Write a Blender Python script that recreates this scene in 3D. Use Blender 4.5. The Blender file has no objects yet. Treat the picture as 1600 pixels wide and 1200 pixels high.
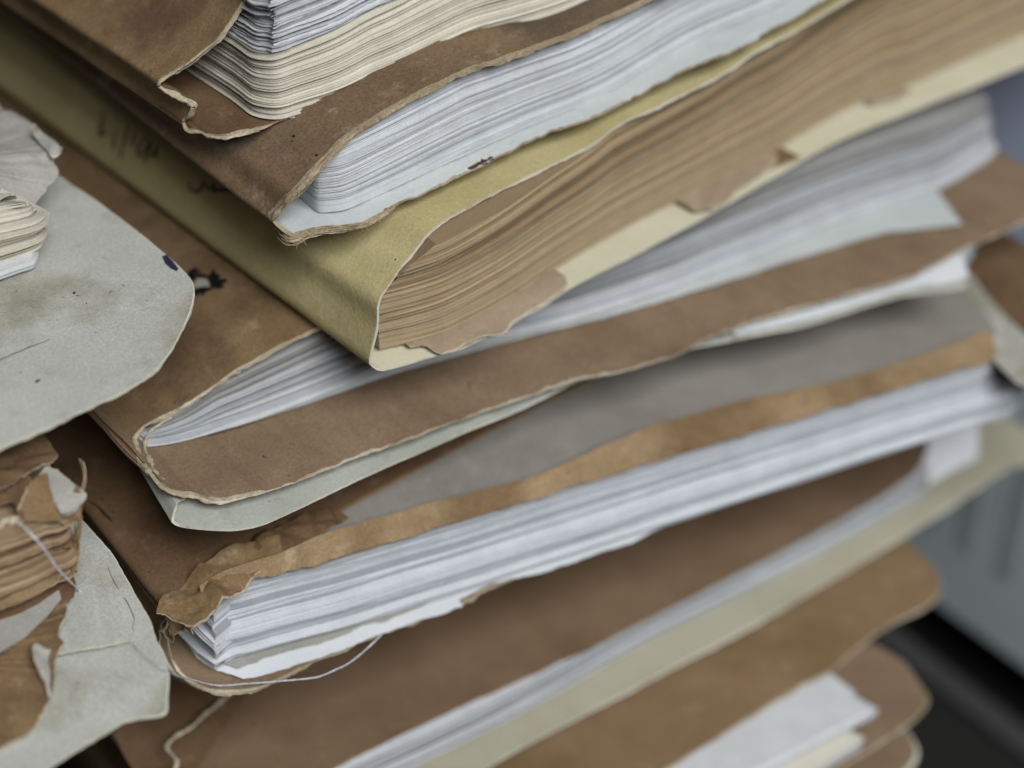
import bpy, bmesh, math, random
import numpy as np
from mathutils import Matrix, Vector
from mathutils.bvhtree import BVHTree

# ------------------------------------------------------------------ camera
S = 0.01                                   # modelling unit: one centimetre
SC = bpy.context.scene
PITCH, AZ, LENS, DIST = 37.0, 53.0, 60.0, 38.0
_ph, _az = math.radians(PITCH), math.radians(AZ)
CF = np.array([math.cos(_az)*math.cos(_ph), math.sin(_az)*math.cos(_ph), -math.sin(_ph)])
CR = np.array([math.sin(_az), -math.cos(_az), 0.0])
CU = np.cross(CR, CF)
def ray(px, py):                           # photograph pixel (1600x1200) -> direction
    return CF + CR*((px-800)/1600*36/LENS) - CU*((py-600)/1600*36/LENS)
CC = -ray(583, 580)*DIST
cam_d = bpy.data.cameras.new('camera'); cam = bpy.data.objects.new('camera', cam_d)
SC.collection.objects.link(cam); SC.camera = cam
cam_d.lens = LENS; cam_d.sensor_width = 36; cam_d.clip_start = 0.01; cam_d.clip_end = 50
M = Matrix.Identity(4)
for i in range(3):
    M[i][0] = CR[i]; M[i][1] = CU[i]; M[i][2] = -CF[i]; M[i][3] = CC[i]*S
cam.matrix_world = M
cam_d.dof.use_dof = True; cam_d.dof.focus_distance = 37.1*S; cam_d.dof.aperture_fstop = 5.4

# ------------------------------------------------------------------ world and lamps
W = bpy.data.worlds.new('World'); SC.world = W; W.use_nodes = True
bg = W.node_tree.nodes['Background']; bg.inputs[0].default_value = (0.80, 0.90, 1.0, 1); bg.inputs[1].default_value = 0.045
def area(name, loc, target, size, power, col):
    l = bpy.data.lights.new(name, 'AREA'); l.shape = 'RECTANGLE'; l.size = size[0]; l.size_y = size[1]
    l.energy = power; l.color = col
    o = bpy.data.objects.new(name, l); SC.collection.objects.link(o)
    o.location = loc
    d = Vector(target)-Vector(loc); o.rotation_euler = d.to_track_quat('-Z', 'Y').to_euler()
area('window_light', (-0.06, -0.98, 1.03), (0.02, 0.0, 0.0), (0.9, 0.7), 27.0, (0.97, 0.985, 1.0))
SC.view_settings.view_transform = 'Standard'; SC.view_settings.look = 'None'
SC.view_settings.exposure = 0.0; SC.view_settings.gamma = 1.0

# ------------------------------------------------------------------ noise and curves
_lat = np.random.RandomState(7).rand(32, 32, 32)*2-1
def n3(p, scale, seed=0):
    q = np.asarray(p, float)/scale + seed*7.31
    i = np.floor(q).astype(int); f = q-i; f = f*f*(3-2*f)
    i0 = i % 32; i1 = (i+1) % 32
    def L(a, b, c): return _lat[a[..., 0], b[..., 1], c[..., 2]]
    x0 = L(i0, i0, i0)*(1-f[..., 0])+L(i1, i0, i0)*f[..., 0]
    x1 = L(i0, i1, i0)*(1-f[..., 0])+L(i1, i1, i0)*f[..., 0]
    x2 = L(i0, i0, i1)*(1-f[..., 0])+L(i1, i0, i1)*f[..., 0]
    x3 = L(i0, i1, i1)*(1-f[..., 0])+L(i1, i1, i1)*f[..., 0]
    y0 = x0*(1-f[..., 1])+x1*f[..., 1]; y1 = x2*(1-f[..., 1])+x3*f[..., 1]
    return y0*(1-f[..., 2])+y1*f[..., 2]
def n1(x, seed=0):
    x = np.asarray(x, float)
    return n3(np.stack([x, np.full_like(x, seed*1.37+.5), np.full_like(x, seed*.613+.5)], -1), 1.0, 0)
def un(px, py, z0=0.0, kx=0.0):
    d = ray(px, py); t = (z0+kx*CC[0]-CC[2])/(d[2]-kx*d[0]); return CC+t*d
def resample(pts, n, smooth=True):
    p = np.asarray(pts, float)
    if smooth and len(p) > 2:
        P = np.vstack([2*p[0]-p[1], p, 2*p[-1]-p[-2]]); out = []
        for i in range(1, len(P)-2):
            a, b, c, d = P[i-1:i+3]
            for t in np.linspace(0, 1, 12, endpoint=False):
                m1 = (c-a)*.5; m2 = (d-b)*.5
                ch = np.linalg.norm(c-b)
                for m in (m1, m2):
                    l = np.linalg.norm(m)
                    if l > ch: m *= ch/l
                out.append((2*t**3-3*t**2+1)*b+(t**3-2*t**2+t)*m1+(-2*t**3+3*t**2)*c+(t**3-t**2)*m2)
        out.append(P[-2]); p = np.array(out)
    s = np.r_[0, np.cumsum(np.linalg.norm(np.diff(p, axis=0), axis=1))]
    t = np.linspace(0, s[-1], n)
    return np.stack([np.interp(t, s, p[:, k]) for k in range(p.shape[1])], 1)
def alen(p): return np.r_[0, np.cumsum(np.linalg.norm(np.diff(p, axis=0), axis=1))]
def ext(pts, L):
    p = [np.asarray(q, float) for q in pts]; d = p[-1]-p[max(0, len(p)-3)]
    return p+[p[-1]+d/np.linalg.norm(d)*L]
def unit(v): v = np.asarray(v, float); return v/np.linalg.norm(v)

# ------------------------------------------------------------------ materials
def nt(name):
    m = bpy.data.materials.new(name); m.use_nodes = True
    t = m.node_tree; t.nodes.clear()
    o = t.nodes.new('ShaderNodeOutputMaterial'); b = t.nodes.new('ShaderNodeBsdfPrincipled')
    t.links.new(b.outputs[0], o.inputs[0]); return m, t, b
def noise(t, co, scale, detail=4, rough=.6, stretch=None):
    n = t.nodes.new('ShaderNodeTexNoise'); n.inputs['Scale'].default_value = scale
    n.inputs['Detail'].default_value = detail; n.inputs['Roughness'].default_value = rough
    if stretch:
        mp = t.nodes.new('ShaderNodeMapping'); mp.inputs['Scale'].default_value = stretch
        t.links.new(co, mp.inputs[0]); co = mp.outputs[0]
    t.links.new(co, n.inputs['Vector']); return n.outputs[0]
def ramp(t, f, a, b, ca=(0, 0, 0, 1), cb=(1, 1, 1, 1)):
    r = t.nodes.new('ShaderNodeValToRGB'); r.color_ramp.elements[0].position = a; r.color_ramp.elements[1].position = b
    r.color_ramp.elements[0].color = ca; r.color_ramp.elements[1].color = cb
    t.links.new(f, r.inputs[0]); return r.outputs[0]
def mix(t, f, a, b, mode='MIX'):
    m = t.nodes.new('ShaderNodeMix'); m.data_type = 'RGBA'; m.blend_type = mode
    for v, k in ((f, 0), (a, 6), (b, 7)):
        if hasattr(v, 'links') or hasattr(v, 'is_linked'): t.links.new(v, m.inputs[k])
        elif k == 0: m.inputs[0].default_value = v
        else: m.inputs[k].default_value = (*v, 1)
    return m.outputs[2]
def card(name, c1, c2, c3=None, spots=.5, rough=.85, grain=.5, relief=.35, spec=.25, fib=.25, stain=None):
    """paper board: c1/c2 broad mottling, c3 scuffs, dark specks, fibres and grain"""
    m, t, b = nt(name)
    co = t.nodes.new('ShaderNodeTexCoord').outputs['Object']
    col = mix(t, ramp(t, noise(t, co, 38, 6, .62), .38, .64), c1, c2)
    if c3: col = mix(t, ramp(t, noise(t, co, 120, 8, .7), .56, .70), col, c3)
    if stain: col = mix(t, ramp(t, noise(t, co, 24, 5, .6), .49, .64), col, stain)
    for (st, sc_, k_) in (((1, 14, 5), 55, .28), ((12, 1, 5), 45, .22)):
        sl = noise(t, co, sc_, 3, .55, st)
        col = mix(t, ramp(t, sl, .66, .74, (0, 0, 0, 1), (k_*grain,)*3+(1,)), col, tuple(min(1, x*1.6) for x in c2))
        sd = noise(t, co, sc_*.8, 3, .55, (st[1], st[0]*.8, 3))
        col = mix(t, ramp(t, sd, .68, .76, (0, 0, 0, 1), (k_*grain,)*3+(1,)), col, tuple(x*.45 for x in c1))
    g = noise(t, co, 1500, 5, .8)
    col = mix(t, grain, col, ramp(t, g, .34, .66, (.42, .42, .42, 1), (1.12, 1.12, 1.12, 1)), 'MULTIPLY')
    fb = noise(t, co, 420, 5, .7, (1, 6, 3))
    col = mix(t, ramp(t, fb, .60, .72, (0, 0, 0, 1), (fib, fib, fib, 1)), col, tuple(min(1, x*1.7) for x in c2))
    if spots:
        sp = noise(t, co, 520, 2, .5)
        s2 = noise(t, co, 60, 2, .5)
        sm = t.nodes.new('ShaderNodeMath'); sm.operation = 'MULTIPLY'
        t.links.new(ramp(t, sp, .715, .74), sm.inputs[0]); t.links.new(ramp(t, s2, .5, .62, (0, 0, 0, 1), (spots,)*3+(1,)), sm.inputs[1])
        col = mix(t, sm.outputs[0], col, tuple(x*.22 for x in c1))
    t.links.new(col, b.inputs['Base Color'])
    b.inputs['Roughness'].default_value = rough; b.inputs['Specular IOR Level'].default_value = spec
    bp = t.nodes.new('ShaderNodeBump'); bp.inputs['Strength'].default_value = relief; bp.inputs['Distance'].default_value = .0006
    h = mix(t, .5, noise(t, co, 900, 5, .7), noise(t, co, 180, 4, .6))
    t.links.new(h, bp.inputs['Height']); t.links.new(bp.outputs[0], b.inputs['Normal'])
    return m
def pagem(name, tintmul=(1, 1, 1), rough=.8):
    """page edges: every sheet carries its own paper colour in the mesh colour 'tint'"""
    m, t, b = nt(name)
    co = t.nodes.new('ShaderNodeTexCoord').outputs['Object']
    a = t.nodes.new('ShaderNodeVertexColor'); a.layer_name = 'tint'
    col = mix(t, 1.0, a.outputs[0], tintmul, 'MULTIPLY')
    g = noise(t, co, 1500, 3, .7)
    col = mix(t, .35, col, ramp(t, g, .3, .7, (.62, .6, .57, 1), (1, 1, 1, 1)), 'MULTIPLY')
    g2 = noise(t, co, 150, 5, .65)
    col = mix(t, .3, col, ramp(t, g2, .36, .62, (.72, .68, .62, 1), (1, 1, 1, 1)), 'MULTIPLY')
    t.links.new(col, b.inputs['Base Color'])
    b.inputs['Roughness'].default_value = rough; b.inputs['Specular IOR Level'].default_value = .2
    bp = t.nodes.new('ShaderNodeBump'); bp.inputs['Strength'].default_value = .25; bp.inputs['Distance'].default_value = .0004
    t.links.new(noise(t, co, 1100, 4, .7), bp.inputs['Height']); t.links.new(bp.outputs[0], b.inputs['Normal'])
    return m
def plain(name, c, rough=.7, spec=.3):
    m, t, b = nt(name); co = t.nodes.new('ShaderNodeTexCoord').outputs['Object']
    col = mix(t, ramp(t, noise(t, co, 300, 5, .65), .35, .65), c, tuple(x*.78 for x in c))
    t.links.new(col, b.inputs['Base Color']); b.inputs['Roughness'].default_value = rough; b.inputs['Specular IOR Level'].default_value = spec
    return m
MAT = dict(
    brown=card('brown_card', (.200, .124, .058), (.285, .188, .098), (.35, .25, .145), .8, grain=.65, stain=(.14, .085, .045)),
    brown_red=card('reddish_brown_card', (.15, .080, .042), (.195, .112, .062), (.24, .15, .09), .6, grain=.7),
    brown_lin=card('brown_card_inside', (.215, .146, .088), (.285, .200, .128), (.25, .165, .095), .6, fib=.12, grain=.6),
    brown_low=card('dull_brown_card', (.170, .106, .060), (.220, .144, .086), (.20, .125, .068), .4, fib=.12, grain=.5),
    brown_dark=card('dark_brown_card', (.125, .070, .034), (.185, .113, .060), (.23, .15, .088), .7, grain=.65),
    brown_soot=card('sooty_brown_card', (.185, .118, .066), (.25, .165, .096), (.34, .26, .175), .9, grain=.85, stain=(.125, .09, .062)),
    tan=card('tan_card', (.225, .142, .072), (.27, .18, .098), (.30, .205, .12), .4, stain=(.19, .12, .05)),
    kraft=card('kraft_paper', (.255, .17, .088), (.34, .235, .13), (.40, .295, .175), .5, grain=.6, stain=(.20, .125, .06)),
    olive=card('olive_card', (.47, .395, .19), (.54, .465, .24), (.46, .38, .19), .25, grain=.45, relief=.6, fib=.1),
    cream=card('cream_card', (.60, .56, .40), (.64, .60, .45), None, .2, grain=.2, relief=.2),
    pale=card('pale_grey_card', (.47, .47, .425), (.54, .54, .49), (.40, .39, .33), .8, grain=.5, stain=(.31, .295, .22), fib=.05),
    pale_green=card('pale_green_card', (.40, .41, .355), (.46, .47, .415), (.36, .36, .29), .5, grain=.3, fib=.05),
    olive_pale=card('faded_olive_card', (.39, .365, .265), (.44, .415, .31), None, .2, grain=.2),
    lining=card('pale_lining_paper', (.50, .53, .52), (.56, .585, .565), None, .4, grain=.2),
    grey=card('grey_paper', (.24, .22, .19), (.29, .27, .235), (.31, .29, .255), .3, grain=.4),
    core=card('torn_paper_core', (.36, .29, .19), (.62, .54, .41), (.27, .19, .11), .3, grain=.6, relief=.6),
    core_pale=card('pale_paper_core', (.48, .45, .35), (.72, .70, .60), (.38, .34, .25), .2, grain=.3),
    cloth=card('frayed_cloth_tape', (.36, .28, .17), (.48, .39, .26), (.27, .2, .12), .4, grain=.8, relief=.8, fib=.6),
    white=card('white_paper', (.68, .70, .72), (.74, .755, .77), None, .15, grain=.15, relief=.15, fib=.0),
    cream_paper=card('cream_paper', (.62, .585, .49), (.67, .63, .54), None, .2, grain=.2, relief=.2, fib=.05),
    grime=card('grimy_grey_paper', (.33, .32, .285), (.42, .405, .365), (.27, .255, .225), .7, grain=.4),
    aged=card('aged_brown_paper', (.33, .25, .165), (.39, .30, .205), (.45, .36, .26), .3, grain=.4),
    ink=plain('black_ink', (.010, .010, .011), .5), ink_blue=plain('blue_black_ink', (.03, .03, .055), .5),
    pencil=plain('grey_pencil', (.055, .055, .05), .6), rust=plain('dark_red_brown_stain', (.075, .038, .022), .7),
    pages=pagem('page_edges'), thread=plain('white_cotton_thread', (.62, .62, .66), .9, .1),
    box=card('blue_grey_board', (.58, .65, .66), (.64, .71, .72), None, 0, grain=.1, relief=.1, fib=0),
    box_blue=card('violet_blue_board', (.50, .56, .74), (.54, .60, .78), None, 0, grain=.1, relief=.1, fib=0),
    box_dark=plain('dark_blue_grey_stripe', (.47, .53, .54), .8), dark=plain('black_shelf_paint', (.018, .017, .016), .6),
    shelf_edge=plain('dark_grey_steel', (.075, .075, .075), .5),
)

# ------------------------------------------------------------------ things and meshes
def link(o): SC.collection.objects.link(o)
class Thing:
    def __init__(s, name, label, cat, O, group=None):
        s.o = bpy.data.objects.new(name, None); link(s.o); s.O = np.asarray(O, float)
        s.o.location = Vector(s.O*S); s.o.empty_display_size = .01
        s.o['label'] = label; s.o['category'] = cat
        if group: s.o['group'] = group
BV = {}
def mesh(th, name, V, F, mats, mi=None, tint=None, smooth=True, label=None, stuff=False, parent=None, key=None, angle=50):
    me = bpy.data.meshes.new(name); O = th.O if th else np.zeros(3)
    V = np.asarray(V, float)
    me.from_pydata([tuple(v) for v in (V-O)*S], [], F)
    for m in mats: me.materials.append(MAT[m])
    if mi is not None: me.polygons.foreach_set('material_index', np.asarray(mi, np.int32))
    if smooth:
        me.polygons.foreach_set('use_smooth', np.ones(len(me.polygons), bool)); me.set_sharp_from_angle(angle=math.radians(angle))
    if tint is not None:
        a = me.color_attributes.new('tint', 'FLOAT_COLOR', 'POINT')
        a.data.foreach_set('color', np.c_[np.asarray(tint), np.ones(len(V))].ravel())
    me.validate(); me.update()
    o = bpy.data.objects.new(name, me); link(o)
    if parent is not None: o.parent = parent
    elif th: o.parent = th.o
    if label: o['label'] = label
    if stuff: o['kind'] = 'stuff'
    if key: BV[key] = (BVHTree.FromPolygons([Vector(v) for v in V], F), th, o)
    return o

def creases(P, amp, w, seed):
    """straight fold lines: tents and one-sided folds across the sheet"""
    rs = np.random.RandomState(seed); Q = P-P.reshape(-1, 3).mean(0); ex = np.abs(Q.reshape(-1, 3)[:, :2]).max(0)
    h = np.zeros(P.shape[:2]); warp = .12*w*n3(P, w*.5, seed)
    for i in range(9):
        a = rs.rand()*math.pi; c = (rs.rand(2)*2-1)*ex*.8
        d = (Q[..., 0]-c[0])*math.cos(a)+(Q[..., 1]-c[1])*math.sin(a)+warp
        ww = w*(.35+rs.rand()); sg = 1 if rs.rand() < .6 else -.7
        if i % 2: h += sg*amp*np.maximum(0, 1-np.abs(d)/ww)
        else: h += sg*amp*.8*np.clip(d/ww, 0, 1)
    return h

def loft(th, name, front, back, thick, mats, side=1, n=220, J=26, pw=1.7, rag=.02, ragf=.25, bump=.03, bscale=1.6,
         rimw=.05, seed=1, smooth=True, key=None, label=None, parent=None, crumple=0, cscale=.8, bow=None, angle=50):
    """board or sheet: front edge curve swept to the back; mats = (outer, inner, rim)"""
    front = resample(front, n, smooth)
    back = np.asarray(back, float)
    if back.ndim == 1: bk = front+back
    else: bk = resample(back, n, smooth)
    L = np.linalg.norm(bk-front, axis=1).mean()
    tt = np.r_[0, rimw/L, (np.linspace(0, 1, J)**pw)[1:]]; tt = np.unique(tt)
    R = len(tt)
    s = alen(front)
    rg = rag*(n1(s/ragf, seed)+.6*n1(s/ragf*2.7, seed+3)+.45*n1(s/ragf*7, seed+5))
    P = front[None]+(bk-front)[None]*tt[:, None, None]
    d = (bk-front)/np.linalg.norm(bk-front, axis=1)[:, None]
    fade = np.exp(-tt*L/.25)
    P = P+d[None]*(rg[None, :, None]*fade[:, None, None])
    if bow is not None: P = P+bow(s/s[-1], tt*L)
    ds = np.gradient(P, axis=1); dt = np.gradient(P, tt, axis=0)
    N = np.cross(ds, dt); N /= np.linalg.norm(N, axis=2, keepdims=True)+1e-9; N *= side
    amp = bump*(n3(P, bscale, seed)+.5*n3(P, bscale/3, seed+1))
    if crumple: amp = amp+creases(P, crumple, cscale, seed)
    Po = P+N*amp[..., None]
    th_n = thick*(1+.45*n1(s/.12, seed+9)+.7*n1(s/.5, seed+8))
    Pi = Po-N*np.maximum(th_n, thick*.3)[None, :, None]
    V = np.vstack([Po.reshape(-1, 3), Pi.reshape(-1, 3)]); K = R*n
    F = []; mi = []
    nr = int(np.sum(tt*L < rimw*.99))
    up = side > 0
    for j in range(R-1):
        for i in range(n-1):
            a, b, c, e = j*n+i, j*n+i+1, (j+1)*n+i+1, (j+1)*n+i
            F.append((a, b, c, e) if up else (e, c, b, a)); mi.append(2 if j < nr else 0)
            F.append((K+e, K+c, K+b, K+a) if up else (K+a, K+b, K+c, K+e)); mi.append(1)
    for i in range(n-1):
        F.append((K+i, K+i+1, i+1, i) if up else (i, i+1, K+i+1, K+i)); mi.append(2)
        q = (R-1)*n
        F.append((q+i, q+i+1, K+q+i+1, K+q+i)); mi.append(2)
    for j in range(R-1):
        F.append((j*n, (j+1)*n, K+(j+1)*n, K+j*n)); mi.append(2)
        q = n-1
        F.append((j*n+q, K+j*n+q, K+(j+1)*n+q, (j+1)*n+q)); mi.append(2)
    return mesh(th, name, V, F, mats, mi, key=key, label=label, parent=parent, angle=angle)

def pages(th, name, front, B, H, n, pal, t0=0., t1=1., limit=None, jit=.04, wob=.02, wave=.03, inset=.5, backL=9., m=170,
          seed=1, group=7, gj=.05, label=None, leftL=None, lean=0., fill=.93, hf=.006, uh=1e9, hug=.35):
    """a bundle of single sheets; front = bottom front edge, H(u 0..1) = block height above it"""
    rs = np.random.RandomState(seed)
    fr = resample(front, m); B = unit(B); leftL = backL if leftL is None else leftL
    u = alen(fr)/alen(fr)[-1]; s = alen(fr); Hu = H(u)
    gaps = rs.gamma(4.5, 1., n); edges = np.r_[0, np.cumsum(gaps)]; edges = t0+(t1-t0)*edges/edges[-1]
    V = []; F = []; T = []; off = 0.; goff = 0.
    common = n1(s/3.1, seed+40)
    for k in range(n):
        if k % max(1, group) == 0 or rs.rand() < .06: goff = rs.randn()*gj
        off = goff+rs.randn()*jit
        if rs.rand() < .04: off += abs(rs.randn())*gj*1.5
        zb = fr[:, 2]+Hu*edges[k]; zt = fr[:, 2]+Hu*(edges[k]+(edges[k+1]-edges[k])*fill)
        w = wave*(common+.5*n1(s/2.3+k*.07, seed+50))
        zb = zb+w; zt = zt+w
        i0 = 0
        if limit is not None:
            ok = np.where((zt < limit-.05) | (s > uh+.25*n1(np.array(k*.6), seed)))[0]
            if len(ok) < 6: continue
            i0 = ok[0]
            zt = np.minimum(zt, limit-.05-hug*(1-edges[k+1])); zb = np.minimum(zb, zt-.003)
            zt = np.maximum(zt, fr[:, 2]+.02); zb = np.maximum(zb, fr[:, 2]+.005)
        p = fr[i0:].copy(); zb = zb[i0:]; zt = zt[i0:]; ss = s[i0:]
        nl = 7
        lb = [p[0]+B*leftL*(1-q)**1.5 for q in np.linspace(0, 1, nl, endpoint=False)]
        rb = [p[-1]+B*backL*q for q in np.linspace(0, 1, 4)[1:]]
        path = np.vstack([lb, p, rb]); zb = np.r_[[zb[0]]*nl, zb, [zb[-1]]*3]; zt = np.r_[[zt[0]]*nl, zt, [zt[-1]]*3]
        sl = alen(path)
        tg = np.gradient(path[:, :2], axis=0); tg /= np.linalg.norm(tg, axis=1)[:, None]+1e-9
        ow = np.stack([tg[:, 1], -tg[:, 0], np.zeros(len(tg))], 1)
        for _ in range(2): ow[1:-1] = (ow[:-2]+ow[1:-1]+ow[2:])/3
        d = off+wob*n1(sl/1.7, seed+k*.37)+hf*n1(sl/.12, seed+k*1.9)+lean*(edges[k]-.5)
        if limit is not None: d = np.minimum(d, -.04+.22*np.clip((np.arange(len(d))-nl)/45, 0, 1))
        q = path+ow*d[:, None]
        lid = k == n-1
        inn = q-ow*inset
        if lid:
            inn[nl:-3] = q[nl:-3]+B*(backL-.3)
        A0 = unit(np.r_[(p[min(12, len(p)-1)]-p[0])[:2], 0]); c0 = q[nl]
        sk = max(0, inset-((inn-c0)@A0).max()*0)
        a_ = (inn-c0)@A0; inn += A0*np.maximum(0, inset-a_)[:, None]
        b_ = (inn[:nl]-c0)@B; inn[:nl] += B*np.maximum(0, inset-b_)[:, None]
        A1_ = unit(np.r_[(p[-1]-p[-min(12, len(p)-1)])[:2], 0]); c1 = q[-4]
        a_ = (inn-c1)@A1_; inn -= A1_*np.maximum(0, a_+inset)[:, None]
        M_ = len(q); b0 = len(V)*0+sum(len(x) for x in V)
        A1 = inn.copy(); A1[:, 2] = zt; A2 = q.copy(); A2[:, 2] = zt; A3 = q.copy(); A3[:, 2] = zb; A4 = inn.copy(); A4[:, 2] = zb
        V += [A1, A2, A3, A4]
        for i in range(M_-1):
            a = b0+i
            F.append((a, a+M_, a+M_+1, a+1)); F.append((a+M_, a+2*M_, a+2*M_+1, a+M_+1)); F.append((a+2*M_, a+3*M_, a+3*M_+1, a+2*M_+1))
        c = np.asarray(pal[rs.randint(len(pal))])*(1+.07*rs.randn())*(.55 if rs.rand() < .07 else 1)
        T += [np.tile(np.clip(c, .02, .85), (M_*4, 1))]
    return mesh(th, name, np.vstack(V), F, ['pages'], tint=np.vstack(T), stuff=True, label=label, angle=30)

def sheet(th, name, front, back, mat, thick=.02, rim=None, **k):
    a = dict(n=90, J=14, rag=.008, bump=.02, bscale=2., rimw=.012); a.update(k)
    return loft(th, name, front, back, thick, (mat, mat, rim or mat), **a)

def tube(th, name, pts, r, mat, n=None, k=7, lump=0., flat=1., lscale=.12, seed=1, parent=None, label=None, up=(0, 0, 1), smooth=True, ret=False, twist=0):
    p = np.asarray(pts, float)
    n = n or max(8, int(alen(p)[-1]/.035)); p = resample(p, n, smooth)
    t = np.gradient(p, axis=0); t /= np.linalg.norm(t, axis=1)[:, None]+1e-9
    a = np.cross(t, np.asarray(up, float)); a /= np.linalg.norm(a, axis=1)[:, None]+1e-9; b = np.cross(a, t)
    s = alen(p); V = []; F = []
    rr = np.interp(np.linspace(0, 1, n), np.linspace(0, 1, len(np.atleast_1d(r))), np.atleast_1d(r))
    for q in range(k):
        an = 2*math.pi*q/k
        an2 = an+twist*s
        v = p+(a*np.cos(an2)[:, None]+b*np.sin(an2)[:, None]*flat if twist else a*math.cos(an)+b*math.sin(an)*flat)*rr[:, None]
        if lump: v = v+(v-p)*(lump*(n3(v, lscale, seed)+.7*n3(v, lscale*.4, seed+1)))[:, None]*1.4
        V.append(v)
    V = np.stack(V, 1).reshape(-1, 3)
    for i in range(n-1):
        for q in range(k):
            F.append((i*k+q, i*k+(q+1) % k, (i+1)*k+(q+1) % k, (i+1)*k+q))
    F.append(tuple(range(k))[::-1]); F.append(tuple((n-1)*k+q for q in range(k)))
    if ret: return V, F
    return mesh(th, name, V, F, [mat], parent=parent, label=label, angle=60)
def tubes(th, name, lst, mat, parent=None, **kw):
    V = []; F = []; b = 0
    for pts, r in lst:
        v, f = tube(None, '', pts, r, mat, ret=True, **kw); V.append(v); F += [tuple(i+b for i in g) for g in f]; b += len(v)
    return mesh(th, name, np.vstack(V), F, [mat], parent=parent)

def frayed(th, name, pts, w, mat, n=36, r=.014, seed=1, label=None, core=.6):
    """frayed cloth: many loose strands that follow the edge"""
    rs = np.random.RandomState(seed); c = resample(pts, 90); s = alen(c); L = s[-1]
    t = np.gradient(c, axis=0); t /= np.linalg.norm(t, axis=1)[:, None]+1e-9
    a = np.cross(t, [0, 0, 1.]); a /= np.linalg.norm(a, axis=1)[:, None]+1e-9; b = np.cross(a, t)
    ww = np.interp(np.linspace(0, 1, 90), np.linspace(0, 1, len(w)), w)
    lst = []
    for i in range(n):
        i0 = rs.randint(0, 70); i1 = min(89, i0+rs.randint(14, 60)); an = rs.rand()*6.28; rad = math.sqrt(rs.rand())*.85
        oa = rad*np.cos(an+1.3*n1(s/1.1, seed+i))+.35*n1(s/.35, seed+i*1.7); ob = rad*np.sin(an+1.3*n1(s/1.1, seed+i))+.3*n1(s/.3, seed+i*2.3)
        p = c+a*(oa*ww)[:, None]+b*(ob*ww*.7)[:, None]
        lst.append((p[i0:i1+1:2], [r*.5, r, r, r*.35]))
    V = []; F = []; k = 0
    for pts_, r_ in lst:
        v, f = tube(None, '', pts_, r_, mat, ret=True, n=max(6, len(pts_)), k=5, lump=.5, lscale=.06); V.append(v); F += [tuple(q+k for q in g) for g in f]; k += len(v)
    if core:
        v, f = tube(None, '', c, np.array(w)*core, mat, ret=True, k=10, lump=.45, lscale=.22, flat=.6, seed=seed); V.append(v); F += [tuple(q+k for q in g) for g in f]
    return mesh(th, name, np.vstack(V), F, [mat], label=label)

def cast(key, px, py, lift=.006):
    bv, th, o = BV[key]; d = Vector(ray(px, py)).normalized()
    h = bv.ray_cast(Vector(CC), d)
    if h[0] is None: return None
    nn = h[1] if h[1].dot(d) < 0 else -h[1]
    return np.array(h[0]+nn*lift)
def ink(key, name, strokes, mat, w=3., label=None):
    """pen strokes lying on a board; strokes are written as photograph pixels and dropped on the real surface"""
    V = []; F = []
    for st in strokes:
        pts = resample(np.array([q[:2] for q in st], float), max(6, int(alen(np.array([q[:2] for q in st], float))[-1]/3)))
        tg = np.gradient(pts, axis=0); tg /= np.linalg.norm(tg, axis=1)[:, None]+1e-9
        nn = np.stack([-tg[:, 1], tg[:, 0]], 1); nq = len(pts)
        ww = w*.5*(.75+.35*n1(np.arange(nq)/4., len(F)+.3))*np.clip(np.minimum(np.arange(nq)+1, nq-np.arange(nq))/3, .35, 1)
        prev = None
        for i in range(nq):
            a = cast(key, *(pts[i]+nn[i]*ww[i])); b = cast(key, *(pts[i]-nn[i]*ww[i]))
            if a is None or b is None: prev = None; continue
            V += [a, b]; j = len(V)-2
            if prev is not None: F.append((prev, prev+1, j+1, j))
            prev = j
    if not F: return
    th = BV[key][1]
    return mesh(th, name, V, F, [mat], parent=BV[key][2] if BV[key][2].parent else None, label=label, smooth=False)
def blot(key, name, polys, mat, label=None, rings=3):
    V = []; F = []
    for poly in polys:
        poly = np.asarray(poly, float); c = poly.mean(0); n = len(poly)
        pc = cast(key, *c)
        if pc is None: continue
        b = len(V); V.append(pc); good = True; rows = []
        for r in range(1, rings+1):
            row = []
            for q in poly:
                x = cast(key, *(c+(q-c)*r/rings))
                row.append(x if x is not None else pc)
            rows.append(len(V)); V += row
        for i in range(n):
            F.append((b, rows[0]+i, rows[0]+(i+1) % n))
            for r in range(rings-1): F.append((rows[r]+i, rows[r+1]+i, rows[r+1]+(i+1) % n, rows[r]+(i+1) % n))
    if F: return mesh(BV[key][1], name, V, F, [mat], parent=BV[key][2] if BV[key][2].parent else None, label=label, smooth=False)
def speck(px, py, r, seed=0):
    a = np.linspace(0, 2*math.pi, 9, endpoint=False); rr = r*(1+.45*n1(a*2+seed*3.1, seed))
    return np.stack([px+rr*np.cos(a), py+rr*.8*np.sin(a)], 1)

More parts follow.
